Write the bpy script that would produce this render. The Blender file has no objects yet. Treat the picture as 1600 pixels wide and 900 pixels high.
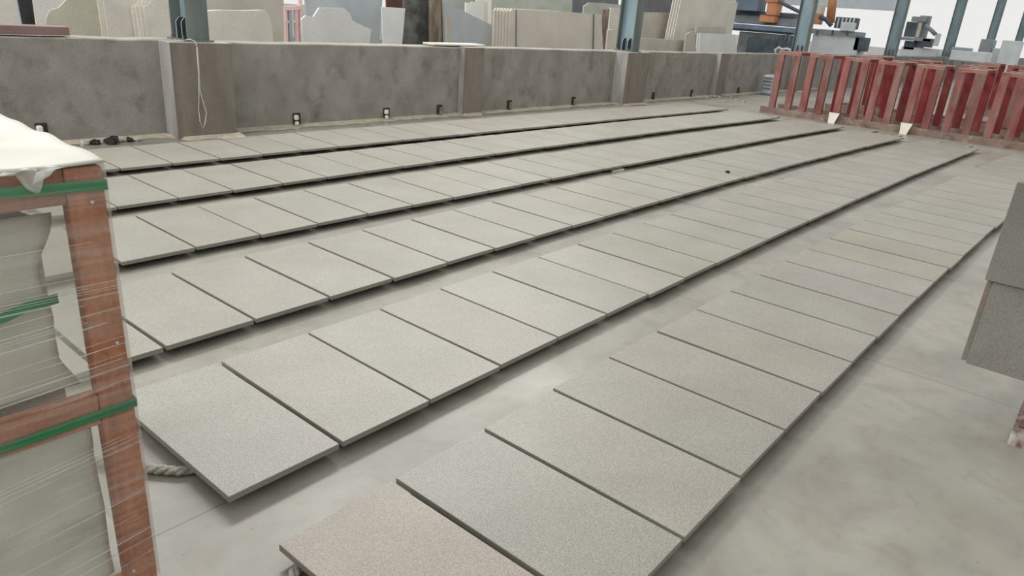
import bpy, math, random
from mathutils import Vector, Matrix
random.seed(7)
scene = bpy.context.scene
COL = scene.collection

# ------------------------------------------------------------------ camera
CAM = Vector((0.0, 0.0, 1.665))
RIGHT = Vector((0.65075262, -0.75577318, 0.07299265))
UP = Vector((0.23240135, 0.28977714, 0.92844969))
FWD = Vector((0.72284898, 0.58722747, -0.36421594))
FPX = 1115.294                                  # focal length in pixels of the 1600 px frame
cd = bpy.data.cameras.new('camera')
cd.sensor_width = 36.0
cd.lens = FPX / 1600 * 36.0
cd.clip_end = 500
cam = bpy.data.objects.new('camera', cd)
M = Matrix.Identity(4)
for i in range(3):
    M[i][0], M[i][1], M[i][2], M[i][3] = RIGHT[i], UP[i], -FWD[i], CAM[i]
cam.matrix_world = M
COL.objects.link(cam)
scene.camera = cam

# ------------------------------------------------------------------ light
world = bpy.data.worlds.new('overcast_sky')
scene.world = world
world.use_nodes = True
bg = world.node_tree.nodes['Background']
bg.inputs['Color'].default_value = (1.0, 1.0, 0.985, 1)
bg.inputs['Strength'].default_value = 0.84

def area(name, loc, aim, sx, sy, power, color=(1, 0.985, 0.95)):
    l = bpy.data.lights.new(name, 'AREA')
    l.shape = 'RECTANGLE'; l.size = sx; l.size_y = sy
    l.energy = power; l.color = color
    o = bpy.data.objects.new(name, l)
    o.location = loc
    d = Vector(aim) - Vector(loc)
    o.rotation_euler = d.to_track_quat('-Z', 'Y').to_euler()
    COL.objects.link(o)
# translucent roof panel: one strip over the far side of the hall
area('roof_skylight_strip', (9, 11.5, 9.5), (7, 3.5, 0), 14, 1.4, 1500)
area('added_left_fill', (-5.5, 6.0, 8.5), (5, 6.5, 0.5), 2.5, 12, 800)  # added lamp from the left, brightens the pier sides; no visible source

scene.view_settings.view_transform = 'Standard'
scene.view_settings.look = 'None'
scene.view_settings.exposure = 0.0
scene.view_settings.gamma = 1.0
scene.view_settings.use_curve_mapping = False

# ------------------------------------------------------------------ helpers
def ray(px, py):
    return FWD + RIGHT * ((px - 800) / FPX) - UP * ((py - 450) / FPX)

def hit(px, py, n, d):
    """point on the plane n.p = d seen at a pixel of the photograph"""
    r = ray(px, py)
    k = (d - n.dot(CAM)) / n.dot(r)
    return CAM + r * k

class MB:
    def __init__(self):
        self.v = []; self.f = []
    def add(self, vs, fs):
        n = len(self.v)
        self.v += [tuple(p) for p in vs]
        self.f += [tuple(i + n for i in f) for f in fs]
        return self
    def box(self, x0, x1, y0, y1, z0, z1):
        return self.add([(x0, y0, z0), (x1, y0, z0), (x1, y1, z0), (x0, y1, z0), (x0, y0, z1), (x1, y0, z1), (x1, y1, z1), (x0, y1, z1)],
                        [(0, 3, 2, 1), (4, 5, 6, 7), (0, 1, 5, 4), (1, 2, 6, 5), (2, 3, 7, 6), (3, 0, 4, 7)])
    def cbox(self, x0, x1, y0, y1, z0, z1, c=0.004):
        """box with chamfered edges"""
        vs = []; idx = {}
        X, Y, Z = (x0, x1), (y0, y1), (z0, z1)
        for i in (0, 1):
            for j in (0, 1):
                for k in (0, 1):
                    sx, sy, sz = (1 - 2 * i) * c, (1 - 2 * j) * c, (1 - 2 * k) * c
                    for a in range(3):
                        p = [X[i] + sx, Y[j] + sy, Z[k] + sz]
                        p[a] = (X[i], Y[j], Z[k])[a]
                        idx[(i, j, k, a)] = len(vs); vs.append(p)
        g = lambda i, j, k, a: idx[(i, j, k, a)]
        fs = []
        for s in (0, 1):
            q = [g(s, 0, 0, 0), g(s, 1, 0, 0), g(s, 1, 1, 0), g(s, 0, 1, 0)]; fs.append(q if s else q[::-1])
            q = [g(0, s, 0, 1), g(0, s, 1, 1), g(1, s, 1, 1), g(1, s, 0, 1)]; fs.append(q if s else q[::-1])
            q = [g(0, 0, s, 2), g(1, 0, s, 2), g(1, 1, s, 2), g(0, 1, s, 2)]; fs.append(q if s else q[::-1])
        for i in (0, 1):
            for j in (0, 1):
                q = [g(i, j, 0, 0), g(i, j, 1, 0), g(i, j, 1, 1), g(i, j, 0, 1)]; fs.append(q if i != j else q[::-1])
                q = [g(i, 0, j, 0), g(i, 1, j, 0), g(i, 1, j, 2), g(i, 0, j, 2)]; fs.append(q if i == j else q[::-1])
                q = [g(0, i, j, 1), g(1, i, j, 1), g(1, i, j, 2), g(0, i, j, 2)]; fs.append(q if i != j else q[::-1])
                for k in (0, 1):
                    t = [g(i, j, k, 0), g(i, j, k, 1), g(i, j, k, 2)]
                    fs.append(t if (i + j + k) % 2 else t[::-1])
        return self.add(vs, fs)
    def prism(self, pts, off):
        """polygon (list of Vector) extruded by the vector off"""
        n = len(pts); off = Vector(off)
        pts = [Vector(p) for p in pts]
        vs = pts + [p + off for p in pts]
        nr = Vector((0, 0, 0))
        for i in range(n):
            nr += pts[i].cross(pts[(i + 1) % n])
        flip = nr.dot(off) > 0
        a = list(range(n)); b = [i + n for i in range(n)]
        fs = [a[::-1] if flip else a, b if flip else b[::-1]]
        for i in range(n):
            j = (i + 1) % n
            q = (i, j, j + n, i + n)
            fs.append(q if flip else q[::-1])
        return self.add(vs, fs)
    def tube(self, path, r, sides=8, cap=True):
        path = [Vector(p) for p in path]; n = len(path)
        t0 = (path[1] - path[0]).normalized()
        ref = Vector((0, 0, 1)) if abs(t0.z) < 0.9 else Vector((1, 0, 0))
        vs = []
        for i, p in enumerate(path):
            t = (path[min(i + 1, n - 1)] - path[max(i - 1, 0)]).normalized()
            ref = (ref - t * ref.dot(t)).normalized()
            b = t.cross(ref)
            rr = r[i] if isinstance(r, (list, tuple)) else r
            for s in range(sides):
                a = 2 * math.pi * s / sides
                vs.append(p + (ref * math.cos(a) + b * math.sin(a)) * rr)
        fs = []
        for i in range(n - 1):
            for s in range(sides):
                s2 = (s + 1) % sides
                fs.append((i * sides + s, i * sides + s2, (i + 1) * sides + s2, (i + 1) * sides + s))
        if cap:
            fs.append(tuple(range(sides))[::-1]); fs.append(tuple((n - 1) * sides + s for s in range(sides)))
        return self.add(vs, fs)
    def bar(self, a, b, w, h):
        """rectangular bar from a to b, w across and h high"""
        a = Vector(a); b = Vector(b); t = (b - a).normalized()
        s = t.cross(Vector((0, 0, 1)))
        s = s.normalized() if s.length > 1e-4 else Vector((0, 1, 0))
        u = s.cross(t)
        q = [s * (w / 2) + u * (h / 2), -s * (w / 2) + u * (h / 2), -s * (w / 2) - u * (h / 2), s * (w / 2) - u * (h / 2)]
        return self.prism([a + p for p in q], b - a)
    def build(self, name, m, parent=None, smooth=False, loc=None, rotz=0.0):
        me = bpy.data.meshes.new(name)
        me.from_pydata(self.v, [], self.f)
        me.materials.append(m)
        if smooth:
            me.polygons.foreach_set('use_smooth', [True] * len(me.polygons))
        me.update()
        return link(name, me, parent, loc, rotz)

def link(name, me, parent=None, loc=None, rotz=0.0):
    o = bpy.data.objects.new(name, me)
    COL.objects.link(o)
    if parent: o.parent = parent
    if loc is not None: o.location = loc
    o.rotation_euler = (0, 0, rotz)
    return o

def tag(o, label=None, cat=None, group=None, kind=None):
    if label: o['label'] = label
    if cat: o['category'] = cat
    if group: o['group'] = group
    if kind: o['kind'] = kind
    elif cat: o['kind'] = 'thing'
    return o

def empty(name, loc=(0, 0, 0), rotz=0.0):
    return link(name, None, None, loc, rotz)

def copy_tree(o, parent=None):
    c = o.copy(); COL.objects.link(c); c.parent = parent
    for ch in list(o.children): copy_tree(ch, c)
    return c

ORD = ['zeroth', 'first', 'second', 'third', 'fourth', 'fifth', 'sixth', 'seventh', 'eighth', 'ninth', 'tenth', 'eleventh', 'twelfth', 'thirteenth',
       'fourteenth', 'fifteenth', 'sixteenth', 'seventeenth', 'eighteenth', 'nineteenth', 'twentieth', 'twenty-first', 'twenty-second', 'twenty-third',
       'twenty-fourth', 'twenty-fifth', 'twenty-sixth', 'twenty-seventh', 'twenty-eighth', 'twenty-ninth', 'thirtieth']

def s2l(r, g, b):
    f = lambda c: ((c / 255 + 0.055) / 1.055) ** 2.4 if c > 10 else c / 255 / 12.92
    return (f(r), f(g), f(b), 1)

# ------------------------------------------------------------------ materials
def mat(name, c1, c2=None, scale=6.0, detail=5.0, rough=0.8, spec=0.3, metal=0.0, stretch=(1, 1, 1), fine=None, bump=0.0, bump_scale=60,
        objcol=False, blotch=None, obj_random=0.0):
    """procedural material: two tones mixed by noise, an optional fine speckle and an optional second blotch tone"""
    m = bpy.data.materials.new(name); m.use_nodes = True
    nt = m.node_tree; N = nt.nodes; L = nt.links
    p = N['Principled BSDF']
    p.inputs['Roughness'].default_value = rough
    p.inputs['Metallic'].default_value = metal
    p.inputs['Specular IOR Level'].default_value = spec
    tc = N.new('ShaderNodeTexCoord'); mp = N.new('ShaderNodeMapping')
    mp.inputs['Scale'].default_value = stretch
    L.new(tc.outputs['Object'], mp.inputs['Vector'])
    oi = N.new('ShaderNodeObjectInfo')
    ml = N.new('ShaderNodeMath'); ml.operation = 'MULTIPLY'; ml.inputs[1].default_value = 37.0
    L.new(oi.outputs['Random'], ml.inputs[0])
    cx = N.new('ShaderNodeCombineXYZ')
    L.new(ml.outputs[0], cx.inputs[0]); L.new(ml.outputs[0], cx.inputs[1])
    L.new(cx.outputs[0], mp.inputs['Location'])
    n1 = N.new('ShaderNodeTexNoise'); n1.inputs['Scale'].default_value = scale; n1.inputs['Detail'].default_value = detail
    L.new(mp.outputs[0], n1.inputs['Vector'])
    r1 = N.new('ShaderNodeValToRGB')
    r1.color_ramp.elements[0].position = 0.33; r1.color_ramp.elements[1].position = 0.67
    r1.color_ramp.elements[0].color = c1; r1.color_ramp.elements[1].color = c2 or c1
    L.new(n1.outputs['Fac'], r1.inputs[0])
    out = r1.outputs[0]
    def mixer(kind, fac, a, b):
        x = N.new('ShaderNodeMix'); x.data_type = 'RGBA'; x.blend_type = kind
        if isinstance(fac, float): x.inputs['Factor'].default_value = fac
        else: L.new(fac, x.inputs['Factor'])
        L.new(a, x.inputs['A'])
        if isinstance(b, tuple): x.inputs['B'].default_value = b
        else: L.new(b, x.inputs['B'])
        return x.outputs['Result']
    if blotch:
        bc, bs, lo, hi = blotch
        n3 = N.new('ShaderNodeTexNoise'); n3.inputs['Scale'].default_value = bs; n3.inputs['Detail'].default_value = 6
        L.new(mp.outputs[0], n3.inputs['Vector'])
        mr = N.new('ShaderNodeMapRange'); mr.inputs['From Min'].default_value = lo; mr.inputs['From Max'].default_value = hi
        L.new(n3.outputs['Fac'], mr.inputs['Value'])
        out = mixer('MIX', mr.outputs[0], out, bc)
    if fine:
        fs, amt = fine
        n2 = N.new('ShaderNodeTexNoise'); n2.inputs['Scale'].default_value = fs; n2.inputs['Detail'].default_value = 2
        L.new(tc.outputs['Object'], n2.inputs['Vector'])
        r2 = N.new('ShaderNodeValToRGB')
        r2.color_ramp.elements[0].position = 0.36; r2.color_ramp.elements[1].position = 0.64
        r2.color_ramp.elements[0].color = (1 - amt,) * 3 + (1,); r2.color_ramp.elements[1].color = (1 + amt,) * 3 + (1,)
        L.new(n2.outputs['Fac'], r2.inputs[0])
        out = mixer('MULTIPLY', 1.0, out, r2.outputs[0])
    if objcol:
        out = mixer('MULTIPLY', 1.0, out, oi.outputs['Color'])
    if obj_random:
        mr = N.new('ShaderNodeMapRange'); mr.inputs['To Min'].default_value = 1 - obj_random; mr.inputs['To Max'].default_value = 1 + obj_random
        L.new(oi.outputs['Random'], mr.inputs['Value'])
        out = mixer('MULTIPLY', 1.0, out, mr.outputs[0])
    L.new(out, p.inputs['Base Color'])
    if bump:
        nb = N.new('ShaderNodeTexNoise'); nb.inputs['Scale'].default_value = bump_scale; nb.inputs['Detail'].default_value = 4
        L.new(tc.outputs['Object'], nb.inputs['Vector'])
        b = N.new('ShaderNodeBump'); b.inputs['Strength'].default_value = bump; b.inputs['Distance'].default_value = 0.01
        L.new(nb.outputs['Fac'], b.inputs['Height']); L.new(b.outputs[0], p.inputs['Normal'])
    return m

def floor_material():
    m = bpy.data.materials.new('floor_concrete'); m.use_nodes = True
    nt = m.node_tree; N = nt.nodes; L = nt.links
    p = N['Principled BSDF']
    tc = N.new('ShaderNodeTexCoord')
    def noise(scale, detail=6, vec=None, dist=0.0):
        n = N.new('ShaderNodeTexNoise'); n.inputs['Scale'].default_value = scale; n.inputs['Detail'].default_value = detail
        n.inputs['Distortion'].default_value = dist
        L.new(vec or tc.outputs['Object'], n.inputs['Vector']); return n.outputs['Fac']
    def ramp(fac, a, b, ca, cb):
        r = N.new('ShaderNodeValToRGB'); e = r.color_ramp.elements
        e[0].position, e[1].position = a, b; e[0].color, e[1].color = ca, cb
        L.new(fac, r.inputs[0]); return r.outputs[0]
    def mix(kind, fac, a, b):
        x = N.new('ShaderNodeMix'); x.data_type = 'RGBA'; x.blend_type = kind
        if isinstance(fac, float): x.inputs['Factor'].default_value = fac
        else: L.new(fac, x.inputs['Factor'])
        L.new(a, x.inputs['A'])
        if isinstance(b, tuple): x.inputs['B'].default_value = b
        else: L.new(b, x.inputs['B'])
        return x.outputs['Result']
    def math_(op, a, b=None, c=None):
        n = N.new('ShaderNodeMath'); n.operation = op
        for i, q in enumerate((a, b, c)):
            if q is None: continue
            if isinstance(q, (int, float)): n.inputs[i].default_value = q
            else: L.new(q, n.inputs[i])
        return n.outputs[0]
    base = ramp(noise(0.7, 7), 0.35, 0.68, (0.238, 0.229, 0.196, 1), (0.318, 0.308, 0.268, 1))
    base = mix('MULTIPLY', 0.85, base, ramp(noise(2.6, 8, None, 0.6), 0.3, 0.7, (0.80, 0.79, 0.78, 1), (1.08, 1.08, 1.07, 1)))
    # pinkish tint patches and pale dust
    base = mix('MIX', ramp(noise(1.3, 4), 0.52, 0.75, (0, 0, 0, 1), (0.45,) * 3 + (1,)), base, (0.30, 0.262, 0.232, 1))
    base = mix('MIX', ramp(noise(0.45, 5), 0.55, 0.7, (0, 0, 0, 1), (0.5,) * 3 + (1,)), base, (0.37, 0.36, 0.32, 1))
    # small dark specks
    base = mix('MULTIPLY', ramp(noise(3.4, 9, None, 1.2), 0.50, 0.72, (0, 0, 0, 1), (0.55,) * 3 + (1,)), base, (0.74, 0.70, 0.65, 1))
    base = mix('MULTIPLY', ramp(noise(17, 8), 0.54, 0.72, (0, 0, 0, 1), (0.4,) * 3 + (1,)), base, (0.74, 0.72, 0.70, 1))
    base = mix('MULTIPLY', ramp(noise(38, 3), 0.70, 0.76, (0, 0, 0, 1), (0.7,) * 3 + (1,)), base, (0.35, 0.34, 0.32, 1))
    # saw-cut joints along both axes, wobbling slightly
    sep = N.new('ShaderNodeSeparateXYZ'); L.new(tc.outputs['Object'], sep.inputs[0])
    wob = math_('MULTIPLY', math_('SUBTRACT', noise(2.2, 3), 0.5), 0.03)
    lines = None
    for axis, phase, period in ((1, 1.99, 5.2), (0, 4.06, 5.2)):
        c = math_('ADD', math_('SUBTRACT', sep.outputs[axis], phase), wob)
        d = math_('ABSOLUTE', math_('WRAP', c, period / 2, -period / 2))
        ln = math_('LESS_THAN', d, 0.0035)
        lines = ln if lines is None else math_('MAXIMUM', lines, ln)
    base = mix('MULTIPLY', math_('MULTIPLY', lines, 0.75), base, (0.45, 0.44, 0.42, 1))
    L.new(base, p.inputs['Base Color'])
    rr = ramp(noise(1.1, 5), 0.3, 0.7, (0.24,) * 3 + (1,), (0.46,) * 3 + (1,))
    L.new(rr, p.inputs['Roughness'])
    p.inputs['Specular IOR Level'].default_value = 0.30
    return m

MT = {}
MT['floor'] = floor_material()
MT['tile'] = mat('honed_grey_stone', (0.238, 0.226, 0.189, 1), (0.276, 0.263, 0.223, 1), scale=2.2, rough=0.44, spec=0.62, fine=(290, 0.36), objcol=True, bump=0.10, bump_scale=260,
                 blotch=((0.276, 0.247, 0.220, 1), 1.9, 0.56, 0.78))
MT['wall'] = mat('cast_concrete', s2l(136, 132, 125), s2l(156, 152, 144), scale=3.2, detail=9, rough=0.9, spec=0.2, stretch=(1, 1, 0.8), fine=(70, 0.08),
                 blotch=(s2l(112, 108, 102), 5.5, 0.54, 0.84), bump=0.35, bump_scale=24)
MT['pier'] = mat('pier_concrete', s2l(148, 147, 144), s2l(170, 169, 165), scale=3, detail=9, rough=0.9, spec=0.2, stretch=(1.4, 1.4, 0.35), fine=(70, 0.08),
                 blotch=(s2l(128, 124, 118), 2.3, 0.5, 0.75), bump=0.35, bump_scale=24)
MT['pierface'] = mat('stained_shaded_pier_face', s2l(120, 113, 104), s2l(142, 136, 127), scale=3, detail=9, rough=0.9, spec=0.2, stretch=(1.6, 1.6, 0.4), fine=(70, 0.08), blotch=(s2l(110, 98, 87), 3, 0.52, 0.8))  # brown stain, and darkened to paint in shade on the front
MT['rope'] = mat('dusty_white_rope', (0.24, 0.225, 0.19, 1), (0.46, 0.44, 0.385, 1), scale=30, rough=0.9, fine=(400, 0.2))
MT['steel'] = mat('painted_column_steel', s2l(122, 146, 154), s2l(148, 168, 174), scale=2, rough=0.45, spec=0.4, stretch=(2, 2, 0.5), blotch=(s2l(110, 98, 86), 3, 0.62, 0.8))
MT['steel_dark'] = mat('shaded_column_steel', s2l(98, 108, 104), s2l(122, 132, 128), scale=2, rough=0.6, stretch=(2, 2, 0.5), blotch=(s2l(112, 92, 78), 3, 0.55, 0.75))  # darker copy of the column steel, shade on camera-facing flanges painted in
MT['plate'] = mat('dark_stiffener_plate', s2l(58, 66, 74), s2l(76, 84, 90), rough=0.5)
MT['plate_edge'] = mat('cut_plate_edge', s2l(190, 195, 195), s2l(215, 215, 210), rough=0.6)
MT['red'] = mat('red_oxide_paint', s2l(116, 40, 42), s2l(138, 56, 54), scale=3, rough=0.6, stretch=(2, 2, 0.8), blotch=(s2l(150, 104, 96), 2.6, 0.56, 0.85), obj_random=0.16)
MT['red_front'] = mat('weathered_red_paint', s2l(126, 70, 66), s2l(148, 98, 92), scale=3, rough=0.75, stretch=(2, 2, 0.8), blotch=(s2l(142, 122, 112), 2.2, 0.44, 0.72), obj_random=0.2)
MT['red_top'] = mat('dusty_bar_paint', s2l(132, 78, 74), s2l(160, 128, 118), scale=2.5, rough=0.8, obj_random=0.15)
MT['red_dust'] = mat('dusty_red_paint', s2l(172, 140, 128), s2l(196, 180, 166), scale=4, rough=0.8, blotch=(s2l(186, 178, 164), 5, 0.55, 0.75))
MT['rail'] = mat('rusty_rail_steel', s2l(112, 92, 84), s2l(152, 130, 118), scale=4, rough=0.8, blotch=(s2l(170, 160, 148), 6, 0.55, 0.75))
MT['wood'] = mat('crate_timber', s2l(158, 98, 70), s2l(188, 128, 96), scale=5, detail=6, rough=0.7, stretch=(5, 5, 0.7), fine=(90, 0.10), blotch=(s2l(120, 76, 58), 3, 0.6, 0.75))
MT['wood_x'] = mat('crate_beam_timber', s2l(154, 98, 72), s2l(184, 128, 100), scale=5, detail=6, rough=0.7, stretch=(0.7, 5, 5), fine=(90, 0.10))
MT['strap'] = mat('green_strap', s2l(26, 110, 62), s2l(36, 132, 76), scale=8, rough=0.4, spec=0.5)
MT['foam'] = mat('white_foam_sheet', s2l(192, 191, 181), s2l(214, 213, 203), scale=3, rough=0.6, stretch=(1, 1, 3))
MT['paper'] = mat('liner_paper', s2l(188, 182, 170), s2l(206, 201, 190), scale=3, rough=0.7)
MT['cratestone'] = mat('crate_stone', s2l(176, 168, 158), s2l(196, 190, 180), scale=2, rough=0.6, fine=(150, 0.1))
MT['stack'] = mat('stack_stone', s2l(122, 119, 113), s2l(142, 139, 132), scale=2.2, rough=0.7, fine=(170, 0.15), blotch=(s2l(140, 116, 104), 3, 0.6, 0.72))
MT['stackfoot'] = mat('dusty_bearer', s2l(96, 72, 66), s2l(130, 104, 96), scale=8, rough=0.9, blotch=(s2l(190, 184, 176), 14, 0.45, 0.65))
MT['mortar'] = mat('dusty_base_strip', s2l(165, 155, 138), s2l(190, 180, 162), scale=9, rough=0.95, bump=0.5)
MT['rubble'] = mat('rubble', s2l(150, 142, 130), s2l(190, 184, 172), scale=20, rough=0.95, obj_random=0.25)
MT['tar'] = mat('black_clump', s2l(34, 32, 30), s2l(62, 58, 54), scale=20, rough=0.9)
MT['dark'] = mat('dark_hole', s2l(52, 48, 42), s2l(66, 60, 52), rough=0.9)
MT['white'] = mat('white_plastic', s2l(215, 215, 208), s2l(232, 232, 226), rough=0.4)
MT['wire'] = mat('white_wire', s2l(200, 198, 190), s2l(215, 213, 206), rough=0.5)
MT['black'] = mat('black_granite', s2l(30, 30, 32), s2l(44, 44, 46), rough=0.25, spec=0.5)
def stone(name, r, g, b, d=10, **k):
    MT[name] = mat(name, s2l(max(r - d, 0), max(g - d, 0), max(b - d, 0)), s2l(min(r + d, 255), min(g + d, 255), min(b + d, 255)),
                   scale=k.pop('scale', 2.0), rough=k.pop('rough', 0.55), fine=k.pop('fine', (60, 0.06)), **k)
stone('beige', 216, 211, 199); stone('palewhite', 222, 222, 218, 6); stone('greenbeige', 190, 187, 172, 8)
stone('cream', 216, 211, 198, 7); stone('bluegrey', 180, 187, 190, 7); stone('greybeige', 188, 182, 170, 8)
stone('darkmarble', 104, 104, 102, 26, scale=5); stone('brownedge', 136, 122, 106, 26, scale=9, stretch=(1, 1, 0.3))
stone('brightwhite', 230, 232, 228, 6); stone('pinkbeige', 212, 204, 192, 6); stone('redbrown', 140, 100, 90, 14); stone('purplegrey', 122, 118, 124, 8)
stone('greengrey', 178, 184, 174, 8); stone('hall_panel', 214, 222, 228, 5)
stone('machineblue', 116, 134, 152, 9, rough=0.4); stone('machinedark', 86, 96, 104, 14, rough=0.5); stone('orange', 208, 146, 104, 12, rough=0.5)  # dark and orange tones lightened, distance haze painted into the colour
stone('machinewhite', 216, 222, 224, 8, rough=0.5); stone('machinegrey', 150, 156, 160, 10, rough=0.5); stone('tank', 112, 116, 118, 16, scale=4)
stone('plank', 136, 112, 108, 10); stone('pinksteel', 216, 184, 182, 14)

def film_material():
    m = bpy.data.materials.new('stretch_film'); m.use_nodes = True
    nt = m.node_tree; N = nt.nodes; L = nt.links
    p = N['Principled BSDF']; out = N['Material Output']
    p.inputs['Base Color'].default_value = (0.80, 0.82, 0.76, 1)
    p.inputs['Roughness'].default_value = 0.22
    tr = N.new('ShaderNodeBsdfTransparent'); tr.inputs['Color'].default_value = (0.97, 0.98, 0.96, 1)
    mx = N.new('ShaderNodeMixShader')
    tc = N.new('ShaderNodeTexCoord'); mp = N.new('ShaderNodeMapping')
    mp.inputs['Rotation'].default_value = (0, math.radians(-6), 0)
    mp.inputs['Scale'].default_value = (1.2, 1.2, 38)
    L.new(tc.outputs['Object'], mp.inputs['Vector'])
    n = N.new('ShaderNodeTexNoise'); n.inputs['Scale'].default_value = 1.6; n.inputs['Detail'].default_value = 5
    L.new(mp.outputs[0], n.inputs['Vector'])
    n2 = N.new('ShaderNodeTexNoise'); n2.inputs['Scale'].default_value = 5; n2.inputs['Detail'].default_value = 3
    L.new(tc.outputs['Object'], n2.inputs['Vector'])
    a = N.new('ShaderNodeMapRange'); a.inputs['From Min'].default_value = 0.42; a.inputs['From Max'].default_value = 0.74
    a.inputs['To Min'].default_value = 0.02; a.inputs['To Max'].default_value = 0.20
    L.new(n.outputs['Fac'], a.inputs['Value'])
    b = N.new('ShaderNodeMapRange'); b.inputs['From Min'].default_value = 0.35; b.inputs['From Max'].default_value = 0.7
    b.inputs['To Min'].default_value = 0.0; b.inputs['To Max'].default_value = 0.07
    L.new(n2.outputs['Fac'], b.inputs['Value'])
    s = N.new('ShaderNodeMath'); s.operation = 'ADD'
    L.new(a.outputs[0], s.inputs[0]); L.new(b.outputs[0], s.inputs[1])
    L.new(s.outputs[0], mx.inputs[0]); L.new(tr.outputs[0], mx.inputs[1]); L.new(p.outputs[0], mx.inputs[2])
    L.new(mx.outputs[0], out.inputs['Surface'])
    return m
MT['film'] = film_material()
def veil(name, fac):
    m = bpy.data.materials.new(name); m.use_nodes = True
    N = m.node_tree.nodes; L = m.node_tree.links
    p = N['Principled BSDF']; p.inputs['Base Color'].default_value = (0.84, 0.85, 0.79, 1); p.inputs['Roughness'].default_value = 0.25
    tr = N.new('ShaderNodeBsdfTransparent'); mx = N.new('ShaderNodeMixShader'); mx.inputs[0].default_value = fac
    L.new(tr.outputs[0], mx.inputs[1]); L.new(p.outputs[0], mx.inputs[2]); L.new(mx.outputs[0], N['Material Output'].inputs['Surface'])
    return m
MT['ridge'] = veil('film_ridge', 0.5)
MT['sidefilm'] = veil('side_stretch_film', 0.5)
MT['bunch'] = veil('bunched_film', 0.4)

# ------------------------------------------------------------------ the setting
mb = MB(); mb.box(-40, 140, -30, 90, -0.2, 0.0)
tag(mb.build('floor', MT['floor']), kind='structure')

W0 = Vector((4.5, 8.36, 0)); WANG = -math.atan(0.0265)
WU = Vector((math.cos(WANG), math.sin(WANG), 0)); WN = Vector((math.sin(WANG), -math.cos(WANG), 0))   # along the wall; towards the camera
def wl(x):                                       # wall-local length coordinate of the point of the wall at world X
    return (x - 4.5) / WU.x
def wp(u, out, z):                               # wall-local to world
    return W0 + WU * u + WN * out + Vector((0, 0, z))
WALLTOP = 1.04
wall = empty('wall_back', W0, WANG)
tag(wall, 'low grey cast concrete wall with piers behind the slab rows', 'wall', kind='structure')
piers = [(3.79, 4.50, 0.27, 1.052), (8.42, 8.86, 0.10, 1.045), (12.72, 13.52, 0.29, 1.02), (17.0, 17.45, 0.13, 1.02), (21.7, 22.5, 0.29, 1.02), (26.2, 26.7, 0.13, 1.02), (30.7, 31.5, 0.29, 1.02), (39.7, 40.5, 0.29, 1.02), (48.7, 49.5, 0.29, 1.02), (57.7, 58.5, 0.29, 1.02)]
# local wall axes: +x along, -y towards the camera
def rough_panel(name, u0, u1, h0, h1):
    m = MB(); n = max(2, int((u1 - u0) / 0.35))
    top = [(u0 + (u1 - u0) * i / n, h0 + (h1 - h0) * i / n + (random.uniform(-0.006, 0.006) if 0 < i < n else 0)) for i in range(n + 1)]
    vs = []; fs = []
    for u, h in top:
        vs += [(u, 0, -0.1), (u, 0, h - 0.012), (u, 0.012, h), (u, 0.34, h), (u, 0.35, -0.1)]
    for i in range(n):
        for k in range(4):
            fs.append((i * 5 + k, (i + 1) * 5 + k, (i + 1) * 5 + k + 1, i * 5 + k + 1))
    fs.append((0, 1, 2, 3, 4)); fs.append(tuple(n * 5 + k for k in (4, 3, 2, 1, 0)))
    m.add(vs, fs)
    o = m.build(name, MT['wall'], wall); return o
edges = [-9.0] + [wl((a + b) / 2) for a, b, _, _ in piers] + [wl(75)]
for i in range(len(edges) - 1):
    rough_panel('wall_panel', edges[i], edges[i + 1], 1.065 if i == 0 else (1.042 if i < 3 else 1.015), 1.052 if i == 0 else (1.038 if i == 1 else 1.012))
for a, b, dp, h in piers:
    m = MB(); m.cbox(wl(a), wl(b), -dp, 0.36 if dp > 0.2 else 0.02, -0.05, h, 0.006)
    m.build('pier', MT['pier'], wall)
    MB().box(wl(a) + 0.004, wl(b) - 0.004, -dp - 0.005, -dp + 0.001, 0, h - 0.006).build('pier_face', MT['pierface'], wall)  # thin facing added so the front reads more shaded than the sides
m = MB()                                         # sandy mortar fillet at the foot of the wall
u = wl(1.0); prev = None
while u < wl(24):
    inside = [dp for a, b, dp, _ in piers if wl(a) - 0.02 < u < wl(b) + 0.02]
    o_ = inside[0] if inside else 0.0
    cur = [(u, -o_ + 0.01, 0.035), (u, -o_ - 0.04 - random.random() * 0.03, 0.016), (u, -o_ - random.uniform(0.08, 0.19), 0.0025)]
    if prev: m.add(prev + cur, [(0, 1, 4, 3), (1, 2, 5, 4)])
    prev = cur; u += 0.11
m.build('base_fillet', MT['mortar'], wall)

# hall walls: behind the camera, along the far side of the slab yard, and across the far end
m = MB(); m.box(-30, 60, -14.3, -14.0, 0, 6.0)
tag(m.build('wall_rear', MT['hall_panel']), kind='structure')
far = empty('wall_far', (0, 0, 0)); tag(far, 'pale corrugated hall wall beyond the slab yard', 'wall', kind='structure')
def corrugated(p0, p1, z0, z1, step=0.3, depth=0.05):
    p0 = Vector(p0); p1 = Vector(p1); d = (p1 - p0); n = int(d.length / step); t = d.normalized(); nn = Vector((-t.y, t.x, 0))
    vs = []; fs = []
    for i in range(n + 1):
        q = p0 + t * (i * step) + nn * (depth if i % 2 else 0)
        vs += [q + Vector((0, 0, z0)), q + Vector((0, 0, z1))]
    for i in range(n): fs.append((2 * i, 2 * i + 2, 2 * i + 3, 2 * i + 1))
    return MB().add(vs, fs)
corrugated((-20, 25, 0), (46, 25, 0), 3.4, 9).build('upper_cladding', MT['hall_panel'], far)
corrugated((-20, 25.2, 0), (46, 25.2, 0), 0, 0.9).build('lower_cladding', MT['hall_panel'], far)
corrugated((46, 25, 0), (46, 11.4, 0), 3.05, 9).build('end_cladding', MT['hall_panel'], far)
m = MB()
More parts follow.
